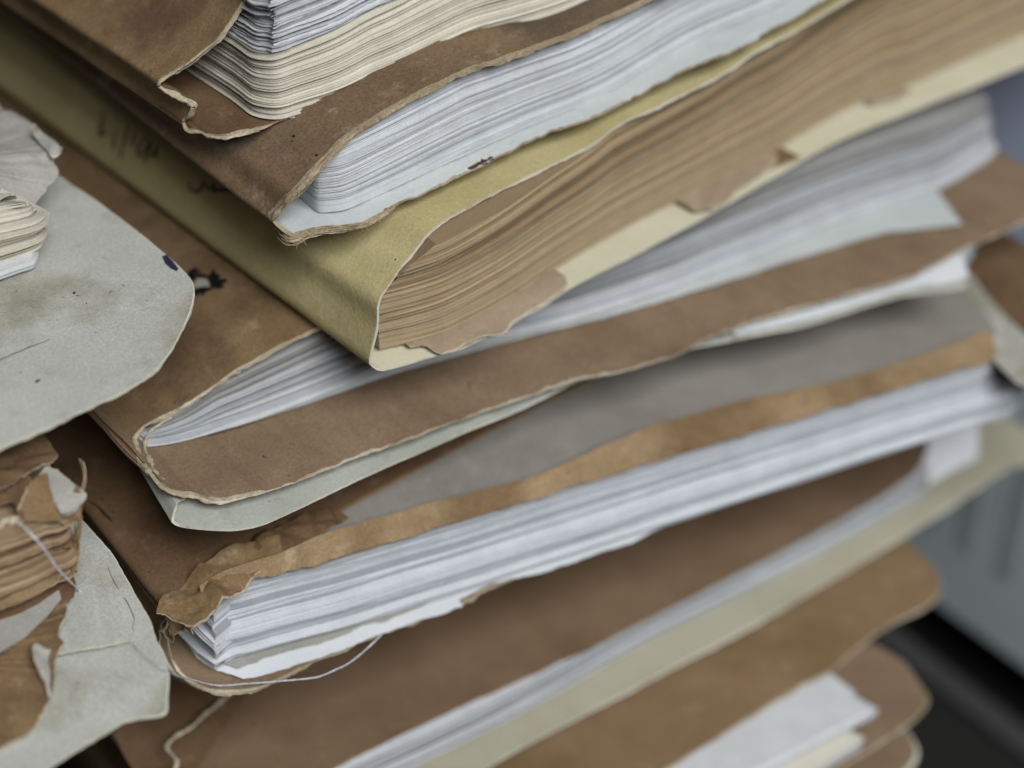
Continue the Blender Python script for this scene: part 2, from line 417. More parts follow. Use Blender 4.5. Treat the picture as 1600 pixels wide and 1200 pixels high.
class File:
    """local frame of one folder: base plane, front direction A, back direction N"""
    def __init__(s, z0, kx, c, r, back=None):
        s.z0, s.kx = z0, kx; s.p = un(*c, z0, kx); q = un(*r, z0, kx); a = q-s.p; a[2] = 0
        s.A = unit(a); s.N = np.array([-s.A[1], s.A[0], 0]); s.B = s.N
        if back: b = un(*back, z0, kx)-s.p; b[2] = 0; s.B = unit(b)
    def H(s, px, py, dz=0.): return un(px, py, s.z0+dz, s.kx)
    def Hs(s, l, dz=0.): return [s.H(*q[:2], q[2] if len(q) > 2 else dz) for q in l]
    def V(s, px, py, w=0.):
        o = s.p+s.N*w; d = ray(px, py); n = s.N; return CC+d*(((o-CC)@n)/(d@n))
    def Vs(s, l, w=0.): return [s.V(*q[:2], q[2] if len(q) > 2 else w) for q in l]
    def u(s, P): return (np.asarray(P)-s.p)@s.A
    def base(s, x): return s.z0+s.kx*x

G_R = None
WHT = [(.62, .64, .66), (.66, .675, .69), (.56, .58, .61), (.63, .65, .665), (.52, .545, .59)]
CRM = [(.67, .635, .54), (.71, .675, .58), (.61, .575, .48), (.68, .65, .56)]
AGE = [(.43, .325, .195), (.38, .28, .165), (.48, .375, .235), (.31, .225, .13), (.42, .32, .20), (.46, .355, .23)]
WHB = [(.60, .625, .67), (.66, .685, .72), (.50, .53, .58), (.62, .645, .69), (.40, .42, .45)]
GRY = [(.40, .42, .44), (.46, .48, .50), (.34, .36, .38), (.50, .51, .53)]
GRY_SHADE = [(.30, .30, .29), (.36, .36, .35), (.26, .26, .25), (.42, .42, .42)]  # darker greys: shade under the olive folder painted into the upper pages

# ================================================================== the right stack
# ---------------------------------------------------- olive folder of aged brown pages
f3 = File(0, 0, (583, 580), (1600, 105), (0, 142))
T3 = Thing('file_folder', 'olive yellow folder with rounded spine bulging with brown aged pages', 'file folder', f3.p)
low = f3.Hs([(1600, 105), (1512, 140), (1425, 175), (1316, 219), (1206, 280), (1084, 350), (988, 402), (891, 451), (851, 478), (810, 501), (780, 523), (756, 530), (719, 547), (699, 552), (662, 562), (618, 576), (594, 581)])
ups = f3.Vs([(579, 572, 0), (576, 563, 0), (581, 542, .02), (589, 508, .06), (591, 474, .1), (608, 447, .15), (625, 420, .2), (643, 400, .25), (670, 365, .3), (714, 334, .4), (751, 314), (805, 287), (839, 270), (906, 236), (940, 216), (966, 197), (1020, 172), (1075, 144), (1136, 112), (1184, 79), (1250, 45), (1324, 0)], .4)
cur = ext(low[::-1], 4)[::-1]+ext(ups, 12)
loft(T3, 'cover', cur, f3.B*24, .045, ('olive', 'cream', 'core_pale'), side=1, n=420, J=30, rag=.006, bump=.02, rimw=.03, key='f3', seed=3)
top3 = np.array([[f3.u(p), p[2]] for p in ext(ups, 12)]); top3 = top3[2:]
def lim3(fr): return np.interp([f3.u(p) for p in fr], top3[:, 0], top3[:, 1])
pf = ext(f3.Hs([(592, 548), (640, 538), (700, 520), (790, 478), (880, 425), (988, 367), (1066, 326), (1119, 298), (1211, 252), (1294, 201), (1377, 157), (1425, 143), (1530, 96), (1600, 66)], .15), 3)
frs = resample(pf, 170); lm = lim3(frs)
us = np.array([f3.u(p) for p in frs]); h4 = np.interp(4.2, us, lm-frs[:, 2]-.1); Hlin = np.where(us > 4.2, lm-frs[:, 2]-.1, h4+.10*(us-4.2))
H3 = lambda u: Hlin
for i, (a, b, n_, pal) in enumerate([(0, .28, 38, [(.42, .325, .205), (.47, .375, .25), (.38, .29, .18)]), (.28, .62, 66, AGE), (.62, 1, 74, [(.33, .24, .14), (.39, .29, .175), (.28, .20, .115), (.45, .35, .22)])]):
    pages(T3, 'page_bundle', [p+f3.N*min(.3, .05*max(0, f3.u(p)-2)) for p in pf], f3.B, H3, n_, pal, a, b, lm, jit=.022, wob=.012, wave=.006, seed=30+i, gj=.03, group=9, uh=.45, hug=.3,
          label=['lowest greyish brown pages', 'middle light brown pages', 'upper dark brown pages'][i])
def torn_page(px, dz, seed, label=None):
    fr_ = f3.Hs(px, dz); bk_ = [p+f3.N*1.5+np.array([0, 0, .05]) for p in f3.Hs(px, dz)]
    sheet(T3, 'torn_page', fr_, bk_, 'aged', rim='core', rag=.03, bump=.02, bscale=.7, crumple=.02, cscale=.5, rimw=.06, thick=.02, seed=seed, label=label, n=130, J=20, angle=20)
torn_page([(640, 543), (662, 540), (676, 548), (690, 553), (700, 551), (722, 542), (756, 525), (770, 524), (792, 518), (806, 500), (828, 488), (851, 475), (870, 462), (886, 449), (884, 437), (868, 428)], .15, 12, 'torn brown page lapping over the lower cover')
torn_page([(1084, 330), (1100, 330), (1119, 325), (1140, 312), (1152, 296), (1172, 284), (1196, 268), (1211, 256), (1213, 243)], .16, 13)
torn_page([(1366, 165), (1380, 160), (1398, 156), (1425, 143)], .16, 14)

# ---------------------------------------------------- brown folder with frayed cloth edges
f2 = File(2.92, .115, (457, 375), (1294, 0), (68, 68))
T2 = Thing('file_folder', 'brown folder with frayed cloth edges and bright white pages on the olive folder', 'file folder', f2.p)
lowp = [(1294, 0), (1272, 13), (1206, 48), (1145, 83), (1057, 118), (970, 166), (940, 182), (839, 216), (778, 246), (737, 267), (680, 294), (616, 324), (589, 341), (569, 351), (535, 358), (501, 361), (480, 368)]
low = f2.Hs(lowp)
upp = [(452, 368, .05), (430, 352, .2), (424, 338, .4), (437, 326, .3), (444, 318, .2), (458, 305), (471, 292), (501, 257), (522, 236), (548, 212), (589, 186), (656, 148), (737, 108), (790, 92), (849, 71), (900, 53), (940, 35), (1010, 3)]
ups = f2.Vs(upp, .0)
curL = ext(low[::-1], 6)[::-1]; curU = ext(ups, 10)
loft(T2, 'cover', curL+curU, f2.B*24, .07, ('brown_soot', 'lining', 'cloth'), side=1, n=420, J=30, rag=.05, ragf=.2, bump=.03, rimw=.16, key='f2', seed=5)
top2 = np.array([[f2.u(p), p[2]] for p in curU])[4:]
pf = ext(f2.Hs([(476, 318), (500, 336), (516, 336), (545, 331), (616, 297), (704, 253), (805, 206), (940, 148), (1075, 70), (1206, 13)], .10), 6)
frs = resample(pf, 170); us = np.array([f2.u(p) for p in frs]); lm = np.interp(us, top2[:, 0], top2[:, 1])-.04
h4 = np.interp(4.0, us, lm-frs[:, 2]-.06); H2v = np.where(us > 4.0, lm-frs[:, 2]-.06, h4+.03*(us-4.0))
for i, (a, b, n_, pal) in enumerate([(0, .18, 16, [(.62, .65, .66), (.56, .60, .62)]), (.18, .62, 60, WHT), (.62, 1., 46, WHT+[(.54, .56, .62)])]):
    pages(T2, 'page_bundle', [p+f2.N*.12 for p in pf], f2.B, lambda u: H2v, n_, pal, a, b, lm, jit=.022, wob=.015, wave=.008, seed=60+i, gj=.035, group=10, uh=1.2, hug=.25, lean=-.25,
          label=['lowest bluish white pages', 'middle white pages', 'upper white pages'][i])
# lining sheet on the lower cover, and the frayed tape along both edges
sheet(T2, 'lining_sheet', f2.Hs([(470, 340), (490, 347), (560, 340), (616, 314), (704, 275), (805, 222), (940, 172), (1075, 103), (1206, 40)], .05), f2.N*6, 'lining', thick=.03, seed=9)
fr_low = f2.Hs([(430, 345), (445, 366), (457, 375), (470, 368), (501, 361), (535, 357), (569, 351), (589, 341), (616, 324)], .05)
frayed(T2, 'frayed_edge', fr_low, [.14, .19, .19, .15, .12, .12, .11, .09, .05], 'cloth', n=110, r=.011, core=.5, seed=3, label='ragged cloth edge at the lower corner')
fr_up = [p+f2.N*.0 for p in f2.Vs([(426, 342, .35), (438, 325, .25), (452, 309, .1), (471, 293), (501, 258), (548, 213), (589, 187), (656, 149)], .0)]
frayed(T2, 'frayed_edge', fr_up, [.12, .15, .14, .11, .09, .07, .05, .03], 'cloth', n=90, r=.011, core=.5, seed=8, label='ragged cloth edge of the upper cover')
rs = np.random.RandomState(4); fb = []
for i in range(70):
    src = fr_low if i % 2 else fr_up; c = resample(src, 60)[rs.randint(0, 58 if i % 3 else 18)]
    d = unit(rs.randn(3)+np.array([.6, -.9, .2])); l = .08+.16*rs.rand()
    fb.append(([c, c+d*l*.5+rs.randn(3)*.02, c+d*l+rs.randn(3)*.03+np.array([0, 0, -.03])], [.012, .004]))
tubes(T2, 'loose_fibres', fb, 'cloth', n=6, k=4)['kind'] = 'stuff'

# ---------------------------------------------------- top brown folder with zigzag torn spine
f1 = File(4.6, .13, (354, 216), (940, 5), (51, 20))
T1 = Thing('file_folder', 'topmost brown folder with zigzag torn spine end and thick cream pages', 'file folder', f1.p)
f1.B = unit(np.array([-.06, 1, 0]))
low = f1.Hs([(940, 0), (872, 32), (805, 55), (680, 95), (582, 138), (520, 165), (452, 186), (429, 194), (405, 204), (371, 211), (354, 215), (327, 212), (314, 205)])
mid = f1.Vs([(294, 203, .9), (286, 189, 1.1), (297, 179, .9), (302, 165, .75), (294, 159, .9), (270, 148, 1.1), (250, 135, 1.3), (250, 127, 1.3)])
f1_edge_start = len(low)+len(mid)
upz = f1.Vs([(267, 116, 1.3), (294, 98, 1.2), (322, 76, 1.1), (341, 61, 1.0), (368, 24, 1.0), (381, 0, 1.), (400, -50, 1.0), (450, -110, 1.0)])
curL = ext(low[::-1], 8)[::-1]
loft(T1, 'cover', curL+mid+ext(upz, 9), f1.B*24, .075, ('brown', 'brown_dark', 'core'), side=1, n=460, J=30, rag=.025, ragf=.2, bump=.03, rimw=.06, key='f1', seed=8)
pf = ext(f1.Hs([(372, 155), (385, 165), (402, 178), (422, 183), (440, 183), (466, 175), (528, 156), (582, 131), (623, 115), (680, 89), (737, 65), (805, 48), (872, 28), (940, -2)], .07), 7)
tube(T1, 'torn_edge', [p+np.array([-.01, -.02, 0]) for p in low[-5:]+mid+upz[:4]], [.02, .045, .05, .06, .055, .065, .07, .06, .05, .04, .03, .015], 'core', lump=.5, lscale=.25, flat=.7, seed=71, label='pale torn edge along the zigzag')
H1 = lambda u: np.interp(u, [0, .1, .5, 1], [1.5, 1.55, 2.2, 2.4])
H1b = lambda u: np.interp(u, [0, .1, .5, 1], [2.75, 2.9, 3.6, 4.0])
pages(T1, 'page_bundle', pf, f1.B, H1, 92, CRM, 0, 1, None, jit=.025, wob=.015, wave=.008, seed=81, gj=.03, lean=-.15, label='thick bundle of cream pages')
pages(T1, 'page_bundle', [p+f1.A*(.2 if i < 4 else 0)+f1.N*.05 for i, p in enumerate(pf)], f1.B, H1b, 50, WHT, .55, 1., None, jit=.04, wob=.11, wave=.03, seed=82, gj=.08, hf=.02, lean=-.2, label='rumpled white sheets on top of the cream pages')
sheet(T1, 'loose_leaf', f1.Hs([(405, 183), (430, 183), (461, 184), (495, 172), (528, 162), (560, 146), (582, 137)], .05), f1.N*4, 'cream_paper', seed=22, label='single cream leaf slipping out below the pages')

# ---------------------------------------------------- brown folder under the olive one
f4 = File(-1.9, -.055, (302, 781), (1600, 350), (119, 650))
T4 = Thing('file_folder', 'brown folder with torn double edge and grey pages under the olive folder', 'file folder', f4.p)
low = f4.Hs([(1600, 350), (1512, 389), (1425, 433), (1272, 477), (1187, 501), (1105, 531), (1056, 557), (1040, 562), (989, 576), (956, 584), (905, 594), (837, 616), (736, 650), (635, 690), (540, 723), (458, 755), (390, 776), (339, 785), (304, 776)])
ups = f4.Vs([(270, 771, .2), (250, 759, .5), (233, 737, 1.0), (220, 722, 1.5), (214, 700, 2.), (211, 686, 2.3), (223, 667, 2.5), (256, 650, 2.5), (290, 633, 2.4), (321, 613, 2.3), (364, 582, 2.2), (405, 559), (452, 535), (489, 517), (560, 480), (640, 440)], 2.2)
up2 = [p.copy() for p in ups]; e = up2[-1]
up2 += [e+f4.A*5+np.array([0, 0, -.1]), e+f4.A*12+np.array([0, 0, -.3])]
curL = ext(low[::-1], 3)[::-1]
f4.B = unit(np.array([-.02, 1, 0]))
loft(T4, 'cover', curL+up2, f4.B*22, .07, ('brown', 'brown_lin', 'core'), side=1, n=440, J=30, rag=.03, ragf=.22, bump=.035, rimw=.05, crumple=.025, cscale=.9, key='f4', seed=14)
pf = f4.Hs([(233, 687), (270, 681), (304, 674), (371, 657), (456, 630), (540, 601), (581, 586), (660, 562), (756, 534), (804, 522), (905, 496), (1040, 452), (1119, 422), (1206, 386), (1300, 348), (1380, 320), (1464, 291), (1543, 243)], .16)
top4 = np.array([[f4.u(p), p[2]] for p in up2])[6:]
fr4 = resample(pf, 170); lm4 = np.interp([f4.u(p) for p in fr4], top4[:, 0], top4[:, 1])
H4v = np.minimum(np.interp(np.linspace(0, 1, 170), [0, .03, .1, .2, .5, .8, 1], [.35, .6, 1.05, 1.55, 1.8, 2.0, 1.9]), np.maximum(.12, lm4-fr4[:, 2]-.12))
H4 = lambda u: H4v
for i, (a, b, n_, pal) in enumerate([(0, .4, 28, WHT), (.4, .68, 24, GRY), (.68, 1., 24, GRY_SHADE)]):
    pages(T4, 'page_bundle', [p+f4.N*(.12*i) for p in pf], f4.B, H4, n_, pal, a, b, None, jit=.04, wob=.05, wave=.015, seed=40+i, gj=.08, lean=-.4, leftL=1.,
          label=['lowest white pages', 'middle bluish grey pages', 'upper pages with overhang shade painted into their grey'][i])
sheet(T4, 'loose_sheet', f4.Hs([(640, 577), (700, 560), (804, 530), (905, 505), (1040, 468), (1119, 444), (1200, 418), (1272, 396), (1381, 363), (1425, 359), (1504, 350)], .19), f4.Hs([(600, 520), (700, 500), (850, 450), (1000, 410), (1090, 380), (1180, 350), (1260, 325), (1380, 295), (1440, 285), (1452, 290), (1464, 298)], .19), 'lining', bump=.01, seed=4, label='pale sheet end under the pages')
# second torn ply inside the corner
tube(T4, 'torn_ply', f4.Vs([(268, 652, 2.45), (247, 664, 2.45), (230, 680, 2.3), (227, 700, 1.9), (232, 716, 1.5), (242, 736, 1.0), (258, 754, .6), (282, 768, .3), (310, 777, .1)]), [.02, .035, .05, .035, .05, .04, .05, .03, .02], 'core', lump=.6, lscale=.2, flat=.7, seed=9, label='pale inner ply of the torn corner')
tube(T4, 'torn_edge', [p+np.array([0, 0, .0]) for p in low[-4:]+ups[0:12]], [.01, .03, .05, .05, .06, .05, .06, .06, .05, .06, .05, .05, .04, .02], 'core', lump=.5, lscale=.3, flat=.7, seed=19, label='pale torn edge at the spine corner')

# ---------------------------------------------------- pale folder below it
f5 = File(-2.3, -.055, (270, 822), (1499, 452), (119, 650))
T5 = Thing('file_folder', 'thin pale green folder under the brown folder with torn double edge', 'file folder', f5.p)
low = f5.Hs([(1512, 446), (1499, 452), (1412, 464), (1337, 486), (1262, 509), (1187, 524), (1105, 541), (1050, 553), (1000, 566), (952, 586), (905, 596), (837, 630), (736, 674), (635, 717), (567, 748), (500, 780), (455, 802), (412, 820), (367, 829), (312, 828), (280, 824)])
ups = f5.Vs([(268, 817, .0), (269, 806, .1), (276, 787, .2), (290, 776, .5)])
up2 = ups+[ups[-1]+f5.A*2+f5.N*1.2+np.array([0, 0, .0]), ups[-1]+f5.A*20+f5.N*1.6+np.array([0, 0, -1.1])]
loft(T5, 'cover', low+up2, f5.N*22, .045, ('pale_green', 'pale_green', 'core_pale'), side=1, n=420, J=26, rag=.006, bump=.025, rimw=.03, key='f5', seed=15)

sheet(T5, 'white_sheet', f5.Hs([(1150, 522), (1187, 514), (1262, 498), (1337, 475), (1412, 452), (1490, 440), (1514, 432)], .13), f5.Hs([(1080, 480), (1120, 470), (1200, 440), (1280, 410), (1360, 390), (1440, 370), (1500, 390)], .16), 'white', bump=.01, seed=72, label='white sheet end showing inside the pale folder')
# ---------------------------------------------------- brown folder with crumpled corner and white pages
f6 = File(-4.1, -.055, (371, 915), (1562, 561))
T6 = Thing('file_folder', 'brown folder with crumpled taped corner, grey and kraft sheets over white pages', 'file folder', f6.p)
f6.B = unit(np.array([.02, 1, 0]))
sp = [f6.H(257, 958, -2.1)+f6.A*.1, f6.H(257, 958, -1.2), f6.H(257, 958, -.4), f6.H(262, 952, -.05), f6.H(300, 905, .12), f6.H(380, 872, .13), f6.H(465, 830, .12), f6.H(540, 793, .12), f6.H(619, 750, .12), f6.H(740, 686, .12), f6.H(830, 640, .12)]
loft(T6, 'cover', ext(sp, 12), f6.B*20, .05, ('brown_dark', 'brown_dark', 'brown'), side=1, n=260, J=24, rag=.02, bump=.012, bscale=.9, key='f6', seed=16, rimw=.04, label='upper brown cover')
sheet(T6, 'grey_sheet', f6.Hs([(470, 855), (525, 840), (615, 818), (690, 800), (802, 772), (1000, 695), (1150, 650), (1300, 618), (1450, 572), (1525, 545), (1556, 520), (1552, 508), (1540, 490)], .03), f6.Hs([(330, 800), (425, 723), (515, 699), (590, 680), (702, 652), (900, 572), (1050, 527), (1200, 490), (1350, 440), (1440, 430), (1470, 430), (1490, 435), (1505, 450)], .03), 'grey', bump=.006, n=120, seed=31, label='grey sheet lying on the kraft sheet')
sheet(T6, 'white_sheet', f6.Hs([(1700, 610), (1640, 545), (1600, 507), (1560, 460), (1530, 425), (1515, 404)], .012), f6.Hs([(1590, 600), (1550, 560), (1525, 530), (1500, 495), (1470, 460), (1455, 440)], .012), 'pale', bump=.003, seed=33, label='white sheet edging the grey one on the right')
sheet(T6, 'brown_sheet', f6.Hs([(1760, 640), (1650, 560), (1600, 520), (1550, 470), (1510, 420)], .01), f6.Hs([(1800, 520), (1700, 450), (1650, 410), (1600, 380), (1540, 350)], -.02), 'brown_dark', bump=.003, seed=34, label='dark brown sheet beyond the white one')
sheet(T6, 'kraft_sheet', f6.Hs([(318, 950), (340, 930), (371, 912), (420, 898), (480, 886), (540, 868), (690, 823), (840, 778), (1000, 728), (1150, 683), (1300, 638), (1450, 593), (1562, 559)], .0), f6.Hs([(310, 915), (340, 895), (380, 880), (440, 862), (500, 836), (560, 818), (690, 782), (850, 738), (1000, 672), (1150, 629), (1300, 597), (1450, 552), (1545, 515)], .36), 'kraft', rim='kraft', n=200, J=22, pw=1., rag=.04, ragf=.5, thick=.05, bump=.06, bscale=.7, crumple=.03, cscale=.8, seed=35, rimw=.03, label='worn tan kraft edge over the white pages')
pf = [p+np.array([0, 0, -1.95]) for p in f6.Hs([(326, 948), (329, 938), (335, 931), (345, 926), (371, 919), (420, 905), (540, 874), (690, 829), (840, 784), (1000, 734), (1150, 689), (1300, 644), (1450, 599), (1562, 566), (1600, 556)], -.02)]
H6 = lambda u: np.full_like(u, 1.9)
f6b = [p.copy() for p in pf]
for i, (a, b, n_, pal) in enumerate([(0, .3, 20, WHB), (.3, .62, 20, WHB), (.62, .9, 20, WHB), (.9, 1, 5, GRY)]):
    pages(T6, 'page_bundle', [p+f6.N*(.1, -.12, .05, .12)[i]+f6.A*(.08, 0, .05, .12)[i] for p in pf], f6.B, H6, n_, pal, a, b-.02, None, jit=.022, wob=.04, wave=.04, seed=70+i, gj=.09, lean=-.35, group=5,
          label=['lowest white pages', 'second bundle of white pages', 'third bundle of white pages', 'grey sheets on top of the white pages'][i])
zl = -2.05
sheet(T6, 'white_sheet', f6.Hs([(285, 994), (307, 1027), (340, 1048), (382, 1061), (430, 1048), (502, 1027), (600, 990), (660, 968), (724, 945), (716, 936), (765, 911), (840, 896), (1000, 842), (1067, 805), (1240, 741), (1375, 704), (1446, 681), (1532, 655), (1600, 627)], zl-.05), f6.N*5, 'white', n=200, rag=.03, smooth=False, seed=37, bump=.03, label='lowest white sheet with torn front edge')
sheet(T6, 'grey_sheet', f6.Hs([(300, 1000), (330, 1032), (372, 1044), (430, 1022), (502, 1002), (600, 968), (700, 928), (800, 888), (900, 856)], zl+.02), f6.N*4, 'grime', n=150, rag=.05, ragf=.4, smooth=False, seed=38, label='shaded torn grey leaf above the lowest white sheet')  # grey paper colour stands in for shade on this leaf
low6 = f6.Hs([(262, 965, -1.0), (252, 985, -1.4), (255, 1020, -1.9), (270, 1045, -2.2), (300, 1070, -2.2), (350, 1086, -2.2), (395, 1078, -2.2), (430, 1066, -2.2), (480, 1040, -2.2), (560, 1005, -2.2), (700, 950, -2.2), (900, 860, -2.2), (1300, 720, -2.2)])
loft(T6, 'lower_cover', low6, f6.B*20, .05, ('brown_lin', 'brown_dark', 'core'), side=1, n=260, J=20, rag=.04, bump=.04, bscale=.6, key='f6l', seed=17, rimw=.05, label='torn brown lower cover')
sheet(T6, 'crumpled_tape', f6.Hs([(252, 964, .0), (275, 976, .04), (302, 986, .04), (322, 975, .06), (345, 950, .08), (375, 925, .1), (405, 897, .12), (440, 866, .14)]), f6.Hs([(248, 944, .12), (285, 910, .25), (300, 897, .28), (320, 882, .3), (345, 862, .32), (370, 852, .33), (395, 846, .33), (436, 838, .3)]), 'brown', rim='core', smooth=False, crumple=.13, cscale=.38, bump=.05, bscale=.5, n=120, J=40, pw=1., seed=46, thick=.03, rimw=.05, rag=.05, angle=14, label='crumpled brown paper strip over the corner')
sheet(T6, 'torn_scrap', f6.Hs([(256, 958, -.1), (262, 975, -.3), (255, 992, -.7), (266, 1003, -1.), (276, 992, -.7), (285, 986, -.3), (300, 988, -.05)]), f6.Hs([(262, 945, .0), (270, 952, .0), (275, 962, .0), (280, 966, .0), (286, 968, .02), (292, 970, .02), (302, 972, .03)]), 'kraft', rim='core', crumple=.10, cscale=.3, bump=.06, bscale=.3, n=60, J=16, pw=1., seed=76, rag=.06, rimw=.04, angle=18, label='torn paper scrap hanging from the corner')
frayed(T6, 'loose_fibres', f6.Hs([(262, 1000, -1.0), (268, 1030, -1.8), (285, 1055, -2.15), (330, 1079, -2.17), (395, 1077, -2.17), (450, 1056, -2.17)]), [.03, .05, .05, .04, .05, .02], 'core', n=22, r=.010, seed=77, core=.5)
sheet(T6, 'crumpled_tape', f6.Hs([(400, 862, .16), (430, 868, .2), (470, 850, .2), (510, 832, .18), (545, 806, .16)]), f6.Hs([(395, 838, .2), (420, 828, .32), (455, 815, .34), (490, 800, .3), (530, 795, .2)]), 'brown_dark', rim='brown', smooth=False, crumple=.12, cscale=.4, n=70, J=16, pw=1., seed=43, thick=.03, angle=25)

# ---------------------------------------------------- brown folder with pale inner cover, lower down
f7 = File(-10.4, -.055, (300, 1330), (1450, 690))
T7 = Thing('file_folder', 'large plain brown folder below the white pages with pale lower cover', 'file folder', f7.p)
fr = f7.Hs([(150, 1415), (300, 1330), (400, 1270), (521, 1200), (690, 1117), (840, 1050), (1015, 965), (1250, 845), (1375, 775), (1432, 735), (1450, 700), (1448, 680)], 0)
bk = f7.Hs([(80, 1270), (255, 1180), (262, 1150), (330, 1105), (420, 1040), (520, 980), (700, 880), (950, 780), (1150, 700), (1300, 660), (1400, 640), (1440, 640)], 0)
loft(T7, 'upper_cover', fr, bk, .06, ('brown_low', 'brown_dark', 'brown'), side=1, n=200, J=30, pw=1., rag=.02, bump=.03, bscale=2.5, key='f7', seed=18, rimw=.02)
tube(T7, 'torn_edge', f7.Hs([(268, 1215), (276, 1190), (262, 1163), (300, 1135), (330, 1108), (372, 1076), (420, 1062), (470, 1042)], .5), [.05, .06, .05, .06, .07, .05, .04, .02], 'core', lump=.5, lscale=.3, flat=.6, seed=29, label='pale torn edge of the brown cover')
sheet(T7, 'spine_flap', f7.Hs([(178, 1150, .2), (200, 1190, .1), (230, 1230, .0), (270, 1260, .0)]), f7.Hs([(255, 1000, .3), (262, 1050, .3), (340, 1078, .3), (400, 1060, .2)]), 'brown_dark', n=60, seed=44, crumple=.06, bump=.05, label='dark brown flap at the spine')
pf = ext(f7.Hs([(420, 1322), (521, 1262), (690, 1184), (800, 1130), (1000, 1015), (1200, 915), (1400, 805), (1445, 778)], -1.1), .2)
pages(T7, 'page_bundle', [p+f7.N*.12 for p in pf], f7.N, lambda u: np.full_like(u, 1.02), 20, WHT+GRY, 0, 1, None, jit=.03, wob=.04, seed=90, gj=.04, label='blurred bluish white pages')
lw = f7.Hs([(400, 1420), (521, 1350), (800, 1178), (1000, 1072), (1200, 966), (1400, 846), (1500, 783), (1569, 734), (1600, 725), (1680, 715)], -1.22)
loft(T7, 'lower_cover', lw, f7.N*18, .05, ('olive_pale', 'olive_pale', 'core_pale'), side=1, n=160, J=20, rag=.01, seed=19, rimw=.05)
sheet(T7, 'white_sheet', f7.Hs([(1400, 790, -.9), (1450, 758, -.85), (1490, 735, -.8), (1527, 715, -.75)]), f7.Hs([(1440, 685, -.05), (1470, 676, .0), (1500, 668, .05), (1530, 658, .1)]), 'white', seed=47, label='white sheet bent up at the far end')

# ---------------------------------------------------- tan folder at the bottom
f8 = File(-12.2, -.055, (1055, 1195), (1375, 987))
T8 = Thing('file_folder', 'tan folder with rounded corner below the pale lower cover', 'file folder', f8.p)
fr = ext(f8.Hs([(1440, 868), (1458, 887), (1470, 915), (1464, 935), (1446, 950), (1375, 987), (1300, 1046), (1250, 1073), (1150, 1135), (1055, 1195), (900, 1295)]), 8)[::-1]
bk = ext(f8.Hs([(1417, 846), (1400, 835), (1380, 826), (1360, 820), (1330, 810), (1270, 800), (1200, 840), (1130, 860), (1050, 900), (950, 960), (800, 1060)]), 8)[::-1]
loft(T8, 'upper_cover', fr, bk, .07, ('tan', 'tan', 'core'), side=1, n=160, J=24, pw=1., rag=.01, seed=20, rimw=.05)
pf = f8.Hs([(700, 1460), (900, 1330), (1100, 1215), (1379, 1108), (1385, 1100)], -.55)
pages(T8, 'page_bundle', f8.Hs([(900, 1350), (1150, 1230), (1280, 1165), (1370, 1118)], -.6), f8.N, lambda u: np.full_like(u, .35), 6, WHT, 0, 1, None, seed=92, gj=.04, backL=2.2, leftL=2.2, label='upper white sheets')
pages(T8, 'page_bundle', f8.Hs([(900, 1410), (1150, 1290), (1270, 1215), (1345, 1168)], -1.1), f8.N, lambda u: np.full_like(u, .4), 6, CRM+WHT, 0, 1, None, seed=93, gj=.05, backL=2.5, leftL=2.2, label='lower cream sheets')
fr = ext(f8.Hs([(1383, 1017), (1412, 1035), (1440, 1072), (1452, 1096), (1430, 1125), (1380, 1160), (1300, 1210), (1150, 1310)], -1.2), 8)[::-1]
bk = ext(f8.Hs([(1370, 1010), (1345, 1000), (1320, 1000), (1290, 1010), (1250, 1020), (1200, 1050), (1120, 1100), (1000, 1180)], -1.2), 8)[::-1]
loft(T8, 'lower_cover', fr, bk, .07, ('brown_lin', 'brown', 'core'), side=1, n=120, J=16, pw=1., rag=.01, seed=21)
f9 = File(-14.6, -.055, (1350, 1230), (1433, 1175))
T9 = Thing('file_folder', 'lowest brown folder at the bottom edge with a pale rounded corner', 'file folder', f9.p)
fr = ext(f9.Hs([(1405, 1130), (1420, 1145), (1436, 1175), (1425, 1200), (1380, 1235), (1250, 1320)]), 12)[::-1]
loft(T9, 'cover', fr, f9.N*12+f9.A*(-1.), .09, ('brown_lin', 'brown', 'core_pale'), side=1, n=120, J=16, rag=.01, seed=23, rimw=.12)
pages(T9, 'page_bundle', [p+np.array([0, 0, -1.]) for p in f9.Hs([(900, 1500), (1200, 1350), (1340, 1262), (1400, 1222)])], f9.N, lambda u: np.full_like(u, .8), 10, CRM, seed=94)

# ================================================================== the left stack
TL2 = Thing('file_folder', 'pale grey folder with rounded corner and stains in the left stack', 'file folder', un(303, 444, 1.6))
h = lambda l, z=0., d=0.: [un(q[0], q[1], (q[2] if len(q) > 2 else z)+d) for q in l]
fr = h([(-260, 60), (-90, 150), (40, 240), (96, 277), (170, 328), (227, 371), (272, 408), (299, 436), (304, 458), (296, 490), (280, 527), (257, 563), (222, 594), (162, 626), (94, 658), (0, 699), (-120, 750), (-260, 810)], 1.6)
cen = un(-200, 420, 1.6)
fr_ = resample(fr, 300)
bk = cen+(fr_-cen)*.12
def bowl(s, d): 
    z = -.35*np.exp(-((s[None]-.55)/.12)**2)*np.exp(-d[:, None]/1.6)*0
    return np.stack([z*0, z*0, z], -1)
loft(TL2, 'cover', fr, bk, .055, ('pale', 'pale', 'core_pale'), side=-1, n=300, J=44, pw=1.1, rag=.012, ragf=.3, bump=.02, bscale=2.2, key='l2', seed=24, rimw=.03)
sheet(TL2, 'pasted_label', h([(-60, 590), (0, 560), (40, 543), (78, 527), (70, 505), (40, 470), (8, 440)], 1.70), h([(-60, 540), (-30, 520), (-10, 500), (0, 490), (-10, 480), (-20, 465), (-40, 450)], 1.70), 'pale', thick=.02, bump=.008, smooth=False, seed=50, label='faint paper label pasted on the pale cover')

